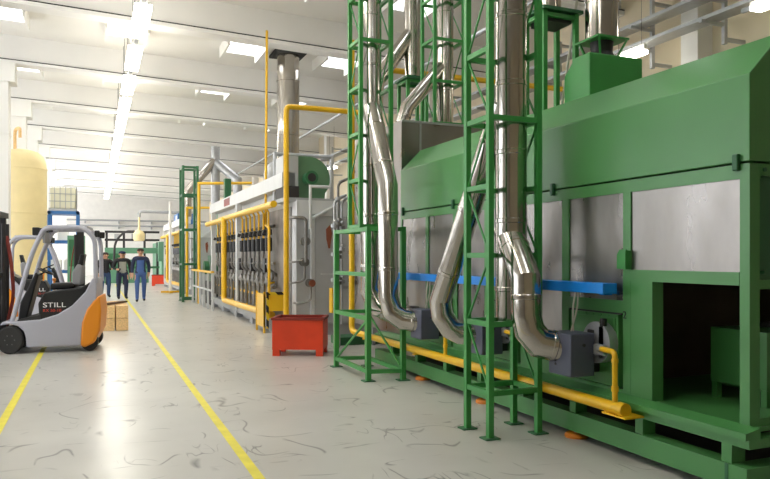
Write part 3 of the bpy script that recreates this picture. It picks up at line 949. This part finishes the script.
# ================================================================== FORKLIFTS
def forklift(label, with_text=True):
    # local: x backwards from the front axle, y = -half..half width, z up; origin under the front axle, on the floor
    r = thing('forklift', label, 'forklift', (0, 0, 0), 'electric forklifts')
    hw = .52
    # chassis
    side = [(.27, .10), (1.2, .10), (1.22, .4), (1.48, .82), (1.47, 1.2), (1.40, 1.2), (1.28, .98), (1.05, .76), (.8, .62), (.5, .54), (.1, .52), (-.12, .52), (-.17, .46), (0, .48), (.14, .44), (.23, .36), (.265, .25)]
    B().prism([p for p in side], 'y', -hw, hw).build('chassis', M['fgrey'], r, bevel=.02)
    cw = [(1.19, .11), (1.25, .06), (1.44, .14), (1.54, .34), (1.56, .66), (1.53, .92), (1.42, .84), (1.30, .70), (1.21, .48)]
    B().prism(cw, 'y', -hw - .012, hw + .012).build('counterweight', M['orange'], r, bevel=.04)
    bb = [(.48, .50), (.82, .60), (1.07, .745), (1.3, .96), (1.4, 1.12), (1.36, 1.14), (1.2, 1.05), (.56, .97), (.46, .8)]
    B().prism(bb, 'y', -hw + .05, hw - .05).build('battery_hood', M['black'], r, bevel=.02)
    B().prism([(.12, .45), (.5, .45), (.5, .62), (.12, .54)], 'y', -hw + .03, hw - .03).build('step', M['dark'], r, smooth=0)
    B().prism([(.06, .5), (.2, .5), (.34, 1.0), (.42, 1.26), (.36, 1.3), (.26, 1.1), (.1, .8)], 'y', -.2, .2).build('steering_console', M['black'], r, bevel=.02)
    wv = B()
    c0 = V(.50, 0, 1.31)
    ring = []
    for k in range(25):
        a = 2 * math.pi * k / 24
        ring.append(c0 + V(math.cos(a) * .14 * .9, math.sin(a) * .15, math.cos(a) * .14 * -.35))
    wv.tube(ring, .016, 8, False)
    wv.bar(c0 - V(0, .15, 0), c0 + V(0, .15, 0), .025).bar(c0, (.38, 0, 1.24), .03)
    wv.build('steering_wheel', M['black'], r)
    B().tube([(.6, .3, .98), (.6, .3, 1.14)], .02, 8).lathe((.6, .3, 1.16), [(.01, -.03), (.035, -.02), (.035, .02), (.01, .03)], 10).build('control_lever', M['orange'], r)
    s = B().prism([(.62, 1.0), (1.06, 1.03), (1.06, 1.13), (.62, 1.11)], 'y', -.22, .22)
    st_ = s.build('seat', M['black'], r, bevel=.03)
    B().prism([(1.0, 1.08), (1.16, 1.08), (1.19, 1.4), (1.1, 1.44), (1.0, 1.3)], 'y', -.22, .22).build('backrest', M['seat'], st_, bevel=.03)
    B().prism([(1.09, 1.42), (1.18, 1.4), (1.22, 1.6), (1.14, 1.6)], 'y', -.15, .15).build('headrest', M['black'], st_, bevel=.02)
    # overhead guard: two bent side tubes and roof bars
    for sy in (-1, 1):
        y = sy * (hw - .07)
        B().tube(fillet([(.02, y, .5), (.16, y, 1.0), (.36, y, 1.62), (.56, y, 2.03), (1.26, y, 2.03), (1.44, y, 1.86), (1.46, y, 1.12)], .12, 4), .042, 10).build('guard_tube', M['fgrey'], r)
    rf = B()
    for k in range(7):
        x = .62 + .11 * k
        rf.bar((x, -hw + .08, 2.035), (x, hw - .08, 2.035), .035, .05)
    rf.build('roof_bar', M['fgrey'], r)
    for sy in (-1, 1):
        B().box((.36, sy * .4 - .07, 1.9), (.48, sy * .4 + .07, 2.03)).box((.46, sy * .4 - .015, 1.98), (.56, sy * .4 + .015, 2.02)).build('work_light', M['black'], r, bevel=.02)
        B().box((1.43, sy * .4 - .05, 1.88), (1.52, sy * .4 + .05, 1.99)).build('tail_light', M['black'], r, bevel=.015)
    B().box((.50, -.25, 1.78), (.53, .25, 1.96)).build('plan_board', M['seat'], r, smooth=0)
    # wheels
    for sy in (-1, 1):
        wl_ = B().lathe((0, sy * .44, .225), [(.15, -.09), (.2, -.095), (.225, -.07), (.225, .07), (.2, .095), (.15, .09)], 32, 'y').build('front_wheel', M['rubber'], r)
        h = B().lathe((0, sy * .42, .225), [(.02, -.1), (.1, -.1), (.135, -.085), (.135, .085), (.1, .1), (.02, .1)], 20, 'y')
        for k in range(6):
            a = k * math.pi / 3
            h.cyl((.08 * math.cos(a), sy * .42 - .11, .225 + .08 * math.sin(a)), (.08 * math.cos(a), sy * .42 + .11, .225 + .08 * math.sin(a)), .012, 6)
        h.build('hub', M['hub'], wl_)
        B().lathe((1.34, sy * .36, .155), [(.1, -.08), (.145, -.08), (.155, -.06), (.155, .06), (.145, .08), (.1, .08)], 28, 'y').build('rear_wheel', M['rubber'], r)
    # mast, carriage, forks
    mm = B()
    for sy in (-1, 1):
        mm.box((-.42, sy * .3 - .05, .12), (-.27, sy * .3 + .05, 2.25)).box((-.38, sy * .22 - .03, .15), (-.24, sy * .22 + .03, 2.2))
    for z in (.35, 1.2, 2.2):
        mm.box((-.3, -.32, z), (-.22, .32, z + .09))
    mm.box((-.24, -.25, .2), (.05, .25, .34))
    mm.build('mast', M['black'], r, smooth=0)
    B().cyl((-.2, .12, .3), (-.2, .12, 2.1), .04, 12).cyl((-.2, -.12, .3), (-.2, -.12, 2.1), .04, 12).build('lift_cylinder', M['dark'], r)
    mc = B()
    for z in (.2, .5):
        mc.box((-.45, -.48, z), (-.39, .48, z + .1))
    for y in (-.4, -.2, 0, .2, .4):
        mc.box((-.44, y - .015, .3), (-.41, y + .015, 1.1))
    mc.box((-.44, -.45, 1.08), (-.41, .45, 1.12))
    mc.build('carriage', M['black'], r, smooth=0)
    for y in (-.28, .28):
        B().prism([(-.45, .62), (-.49, .62), (-.49, .1), (-1.5, .07), (-1.5, .055), (-.45, .05)], 'y', y - .055, y + .055).build('fork', M['dark'], r, smooth=0)
    hz = B()
    for k in range(3):
        hz.tube(fillet([(-.18, -.08 + .08 * k, .4), (-.05, -.08 + .08 * k, .9), (-.1, -.08 + .08 * k, 1.5), (-.18, -.08 + .08 * k, 1.9)], .2), .014, 6)
    hz.build('hose', M['dred'], r)
    for sy in (-1, 1):
        rz = 0 if sy < 0 else math.pi
        lettering('lettering', 'STILL', .11, M['text'], r, (.74, sy * (hw - .045), .735), (math.radians(90), 0, rz)).scale = (1.6, 1, 1)
        lettering('lettering', 'RX 50-10', .065, M['textred'], r, (.7, sy * (hw - .045), .66), (math.radians(90), 0, rz)).scale = (1.25, 1, 1)
    return r


K1 = forklift('grey and orange forklift parked in front, facing away from the aisle')
K1.location = (-1.2, 13.1, 0)
K1.scale = (.87, 1, 1)
K1.rotation_euler = (0, 0, -math.radians(6))
dup(K1, (-.62, 19.0, 0), math.radians(180), 'second grey forklift parked behind, its mast toward the aisle')

# timber dunnage
tw = 0
for i, (x, z, lab) in enumerate([(.26, 0, 'square timber block, lower of the stack half behind the forklift'), (.53, 0, 'square timber block at the bottom of the stack, toward the yellow line'),
                                 (.26, .265, 'square timber block, upper of the stack half behind the forklift'), (.53, .265, 'square timber block on top of the stack, toward the yellow line')]):
    tag(B().box((x - .122, 15.75, z), (x + .122, 17.0, z + .257)).build('timber_block', M['wood'], bevel=.008, smooth=0), lab, 'timber', 'stacked timber blocks')
for p, q, lab, m in (((.2, 15.9, .555), (.62, 16.7, .555), 'dark plank lying slantwise on the timber blocks', 'brown'), ((.18, 16.6, .545), (.5, 16.9, .545), 'pale plank lying across the back of the timber blocks', 'wood')):
    tag(B().bar(p, q, .12, .035).build('plank', M[m], smooth=0), lab, 'plank', 'planks on the timber blocks')


# ================================================================== LEFT SIDE AND FAR END
sl = thing('storage_tank', 'tall cream tank with domed top beside the left columns', 'tank', (-2.1, 23.05, 0))
B().lathe((-2.0, 23.05, 0), [(.69, .0), (.69, 4.1), (.67, 4.3), (.6, 4.5), (.45, 4.63), (.2, 4.7), (.02, 4.71)], 40).build('shell', M['tank'], sl)
for z in (1.4, 2.8, 4.1):
    B().lathe((-2.0, 23.05, z), [(.69, 0), (.7, .01), (.7, .05), (.69, .06)], 40).build('band', M['tank'], sl)
B().tube(fillet([(-2.15, 22.9, 4.6), (-2.15, 22.9, 5.25), (-2.0, 22.7, 5.3), (-2.0, 22.7, 5.0)], .12), .045, 10).build('vent_pipe', M['wood'], sl)
rk = thing('storage_rack', 'blue storage rack behind the forklifts under a milky container', 'rack', (-.9, 31.5, 0))
for x in (-1.7, -.65):
    for y in (31.0, 32.2):
        B().box((x - .06, y - .06, 0), (x + .06, y + .06, 3.4)).build('upright', M['rackblue'], rk, smooth=0)
for z in (.9, 2.1, 3.28):
    B().box((-1.76, 30.94, z), (-.59, 32.26, z + .12)).build('shelf', M['rackblue'], rk, smooth=0)
ib = thing('container_tank', 'milky caged liquid container on top of the blue rack', 'container', (-1.2, 31.6, 3.4))
B().box((-1.68, 31.1, 3.5), (-.72, 32.1, 4.35)).build('bottle', M['ibc'], ib, bevel=.05)
cg = B()
for k in range(6):
    x = -1.7 + .2 * k
    cg.bar((x, 31.08, 3.4), (x, 31.08, 4.4), .025)
for k in range(6):
    y = 31.08 + .21 * k
    cg.bar((-.7, y, 3.4), (-.7, y, 4.4), .025)
for z in (3.5, 3.8, 4.1, 4.39):
    cg.bar((-1.72, 31.08, z), (-.68, 31.08, z), .025).bar((-.7, 31.08, z), (-.7, 32.13, z), .025)
cg.build('cage', M['galv'], ib, smooth=0)
B().box((-1.72, 31.06, 3.4), (-.68, 32.14, 3.5)).build('pallet', M['galv'], ib, smooth=0)
gb = thing('green_cabinet', 'green machine cabinet beside the blue rack behind the forklifts', 'cabinet', (-.3, 30, 0))
B().box((-.95, 28.6, 0), (-.35, 29.6, 2.35)).build('body', M['mgreen'], gb, smooth=0)
B().box((-.9, 28.58, 1.2), (-.4, 28.6, 2.2)).build('panel', M['dgreen'], gb, smooth=0)
for i, (x, z, lab) in enumerate([(-1.45, 1.02, 'white box on the lower shelf of the blue rack, left one'), (-.95, 1.02, 'white box on the lower shelf of the blue rack, right one'),
                                 (-1.2, 2.22, 'white box on the middle shelf of the blue rack')]):
    tag(B().box((x - .2, 31.1, z), (x + .2, 31.6, z + .42)).build('box', M['white'], bevel=.01, smooth=0), lab, 'box', 'white boxes on the blue rack')

# far conveyor rack and hood
fr_ = thing('conveyor_frame', 'dark steel rack with green cross beams behind the three men', 'rack', (1.6, 42, 0))
for x in (.6, 1.5, 2.6, 3.3):
    B().box((x - .06, 41.9, 0), (x + .06, 42.02, 3.0 if x < 3 else 2.4)).build('upright', M['dark'], fr_, smooth=0)
for z, m in ((2.9, 'dark'), (2.45, 'dark'), (1.75, 'mgreen'), (.9, 'dgreen')):
    B().box((.5, 41.85, z), (3.4, 42.1, z + (.32 if m == 'mgreen' else .12))).build('cross_beam', M[m], fr_, smooth=0)
for x in (1.9, 2.3, 1.0):
    B().box((x, 41.8, 2.57), (x + .28, 42.0, 2.85)).build('switch_box', M['galv'], fr_, smooth=0)
B().box((3.3, 41.0, 1.3), (4.0, 42.6, 2.4)).build('end_box', M['mgreen'], fr_, smooth=0)
gm2 = thing('green_press', 'green machine on the floor behind the men and the dark rack', 'machine', (1.5, 45, 0))
B().box((.3, 44.5, 0), (3.0, 46, 1.4)).build('body', M['mgreen'], gm2, smooth=0)
B().box((.6, 44.4, 1.4), (1.4, 45.4, 2.1)).build('head', M['dgreen'], gm2, smooth=0)
ho = thing('extraction_hood', 'cream domed extraction hood hanging from a pipe below the wall pipes', 'hood', (2.2, 40, 2.6))
B().lathe((2.2, 40, 0), [(.26, 2.42), (.3, 2.52), (.3, 2.8), (.2, 2.95), (.06, 3.0), (.045, 3.8)], 24).build('dome', M['tank'], ho)
B().tube(fillet([(2.2, 40, 3.7), (2.2, 40, 4.0), (5.0, 40, 4.0)], .15), .08, 10).build('hose', M['grey'], ho)
B().tube(fillet([(.95, 41.0, 1.2), (1.0, 40.9, 2.4), (1.5, 40.5, 2.95), (1.95, 40.2, 2.95)], .4), .06, 8).build('flexible_arm', M['dark'], ho)
for z, lab in ((4.6, 'upper long grey pipe along the white back wall'), (4.15, 'lower long grey pipe along the white back wall')):
    q = thing('wall_pipe', lab, 'pipe', (0, 62, z), 'pipes along the back wall')
    B().tube([(-7.5, 62.6, z), (9, 62.6, z)], .07, 8).build('pipe', M['grey'], q)
    for k in range(6):
        B().box((-6 + 2.6 * k, 62.55, z - .25), (-5.9 + 2.6 * k, 63, z)).build('bracket', M['grey'], q, smooth=0)
bp = B().box((4.2, 50, 0), (7.5, 58, 2.6))
tag(bp.build('green_machine', M['mgreen']), 'distant green machine block at the far right of the aisle', 'machine')
fb = thing('blue_cabinet', 'blue cabinet standing on the distant furnace roof', 'cabinet', (4.1, 38, 2.95))
B().box((3.85, 36.6, 2.95), (4.6, 38.4, 3.75)).build('body', M['rackblue'], fb, smooth=0)
B().box((3.83, 36.8, 3.05), (3.85, 37.4, 3.65)).build('door', M['lgrey'], fb, smooth=0)


# ================================================================== PEOPLE
def person(label, loc, face, J, cloth, hair=None, cap=None, h=1.78, broad=1.08):
    """J: joint overrides; figure faces -y locally; cloth = (top, legs)"""
    P = dict(pel=(0, 0, .95), wst=(0, 0, 1.1), chest=(0, .01, 1.32), sh=(0, .01, 1.47), neck=(0, 0, 1.53), jaw=(0, -.02, 1.6), head=(0, -.015, 1.68), top=(0, 0, 1.76),
             hl=(-.1, 0, .93), kl=(-.11, -.02, .5), al=(-.11, .02, .09), tl=(-.12, -.12, .03), hr=(.1, 0, .93), kr=(.11, -.02, .5), ar=(.11, .02, .09), tr=(.12, -.12, .03),
             sl=(-.19, .01, 1.44), el=(-.24, .04, 1.17), wl=(-.24, -.02, .93), fl=(-.235, -.05, .82), sr=(.19, .01, 1.44), er=(.24, .04, 1.17), wr=(.24, -.02, .93), fr=(.235, -.05, .82))
    P.update(J)
    R = dict(pel=(.165, .12), wst=(.15, .11), chest=(.17, .12), sh=(.13, .1), neck=(.058, .058), jaw=(.07, .08), head=(.082, .1), top=(.05, .06), hl=(.1, .1), kl=(.07, .07), al=(.05, .05), tl=(.045, .04),
             hr=(.1, .1), kr=(.07, .07), ar=(.05, .05), tr=(.045, .04), sl=(.075, .075), el=(.055, .055), wl=(.04, .04), fl=(.03, .045), sr=(.075, .075), er=(.055, .055), wr=(.04, .04), fr=(.03, .045))
    names = list(P)
    ed = [('pel', 'wst'), ('wst', 'chest'), ('chest', 'sh'), ('sh', 'neck'), ('neck', 'jaw'), ('jaw', 'head'), ('head', 'top'), ('pel', 'hl'), ('hl', 'kl'), ('kl', 'al'), ('al', 'tl'),
          ('pel', 'hr'), ('hr', 'kr'), ('kr', 'ar'), ('ar', 'tr'), ('sh', 'sl'), ('sl', 'el'), ('el', 'wl'), ('wl', 'fl'), ('sh', 'sr'), ('sr', 'er'), ('er', 'wr'), ('wr', 'fr')]
    k = h / 1.78
    verts = [tuple(c * k for c in P[n]) for n in names]
    edges = [(names.index(a), names.index(b_)) for a, b_ in ed]
    # five short fingers per hand
    rad = [tuple(c * k for c in R[n]) for n in names]
    for hnd, s in (('fl', -1), ('fr', 1)):
        wi = names.index('w' + hnd[1])
        base = V(P[hnd]) * k
        for j in range(5):
            oy = (-.035 + .018 * j) if j < 4 else -.05
            L = (.075, .085, .08, .065, .05)[j]
            p1 = base + V(0, oy, -.03 if j < 4 else .03)
            p2 = p1 + V(-s * .012, -.01, -L * .6)
            i0 = len(verts)
            verts += [tuple(p1), tuple(p2)]
            rad += [(.011, .011), (.008, .008)]
            edges += [(names.index(hnd), i0), (i0, i0 + 1)]
    me = bpy.data.meshes.new('figure')
    me.from_pydata(verts, edges, [])
    tmp = bpy.data.objects.new('figure', me)
    COL.objects.link(tmp)
    md = tmp.modifiers.new('skin', 'SKIN')
    md.use_smooth_shade = True
    sv = me.skin_vertices[0].data
    for i, r in enumerate(rad):
        sv[i].radius = r
    sv[0].use_root = True
    sb = tmp.modifiers.new('sub', 'SUBSURF')
    sb.levels = sb.render_levels = 2
    dg = bpy.context.evaluated_depsgraph_get()
    nm = bpy.data.meshes.new_from_object(tmp.evaluated_get(dg))
    bpy.data.objects.remove(tmp)
    nm.materials.clear()
    mats = [M['skin'], cloth[0], cloth[1], M['black'], cloth[2] if len(cloth) > 2 else cloth[0]]
    for m in mats:
        nm.materials.append(m)
    wz = {s: P['w' + s][2] * k for s in 'lr'}
    for p in nm.polygons:
        c = p.center / k
        side = 'l' if c.x < 0 else 'r'
        w_, s_ = V(P['w' + side]), V(P['f' + side])
        mi = 1
        near_hand = (V(c) - s_).length < .13 or ((V(c) - w_).length < .05)
        if c.z > 1.525:
            mi = 0
        elif near_hand and abs(c.x) > .13:
            mi = 0
        elif c.z < .1:
            mi = 3
        elif c.z < .98 and abs(c.x) < .215:
            mi = 2
        elif len(cloth) > 2 and c.z < 1.40 and abs(c.x) < .09 and c.y < -.02:
            mi = 4
        p.material_index = mi
        p.use_smooth = True
    o = bpy.data.objects.new('person', nm)
    COL.objects.link(o)
    o.location = loc
    o.rotation_euler = (0, 0, face)
    o.scale = (broad, broad, 1)
    o['_o'] = (0, 0, 0)
    tag(o, label, 'person')
    hx, hy, hz = (c * k for c in P['head'])
    fc_ = B()
    for s in (-1, 1):
        fc_.lathe((hx + s * .034, hy - .098, hz + .005), [(.002, -.006), (.012, -.002), (.012, .008)], 8, 'y')
    fc_.build('eye', M['dark'], o)
    fc_ = B().prism([(hy - .095, hz + .01), (hy - .122, hz - .035), (hy - .09, hz - .04)], 'x', hx - .014, hx + .014)
    for s in (-1, 1):
        fc_.lathe((hx + s * .086, hy + .01, hz - .01), [(.012, -.02), (.03, -.01), (.03, .01), (.012, .02)], 8, 'x')
    fc_.build('nose', M['skin'], o)
    B().box((hx - .028, hy - .1, hz - .068), (hx + .028, hy - .085, hz - .056)).build('mouth', M['rust'], o)
    cm = cap or M['hair']
    pr = [(.095, .02), (.104, .04), (.1, .065), (.08, .09), (.045, .108), (.01, .115)]
    hb_ = B().lathe((hx, hy + .022, hz), pr, 20)
    if cap:
        hb_.prism([(hx - .08, hy - .07), (hx - .05, hy - .19), (hx + .05, hy - .19), (hx + .08, hy - .07)], 'z', hz + .035, hz + .05)
    else:
        hb_.lathe((hx, hy + .04, hz - .05), [(.07, -.01), (.09, .04), (.09, .08)], 16)
    hb_.build('cap' if cap else 'hair', cm, o)
    return o


walk = dict(kl=(-.1, -.12, .52), al=(-.1, -.1, .1), tl=(-.11, -.23, .04), kr=(.1, .05, .5), ar=(.1, .2, .13), tr=(.11, .1, .04), er=(.25, .1, 1.18), wr=(.24, .08, .95), fr=(.23, .05, .85))
person('person in blue dungarees and navy shirt walking toward the camera', (1.45, 25.5, 0), -.05, walk, (M['navy'], M['denim'], M['denim']), h=1.84)
person('person in dark open jacket, pale shirt and navy cap standing between two others', (.93, 27.6, 0), .15,
       dict(el=(-.25, .06, 1.16), wl=(-.16, -.14, 1.1), fl=(-.08, -.2, 1.12)), (M['jacket'], M['navy'], M['shirt']), cap=M['navy'], h=1.76, broad=1.22)
person('person in black jacket and blue jeans behind the timber blocks', (.36, 28.9, 0), .3,
       dict(er=(.25, .02, 1.16), wr=(.14, -.16, 1.12), fr=(.06, -.2, 1.12)), (M['jacket'], M['jeans']), h=1.72, broad=1.22)

for o in bpy.data.objects:
    if '_o' in o:
        del o['_o']
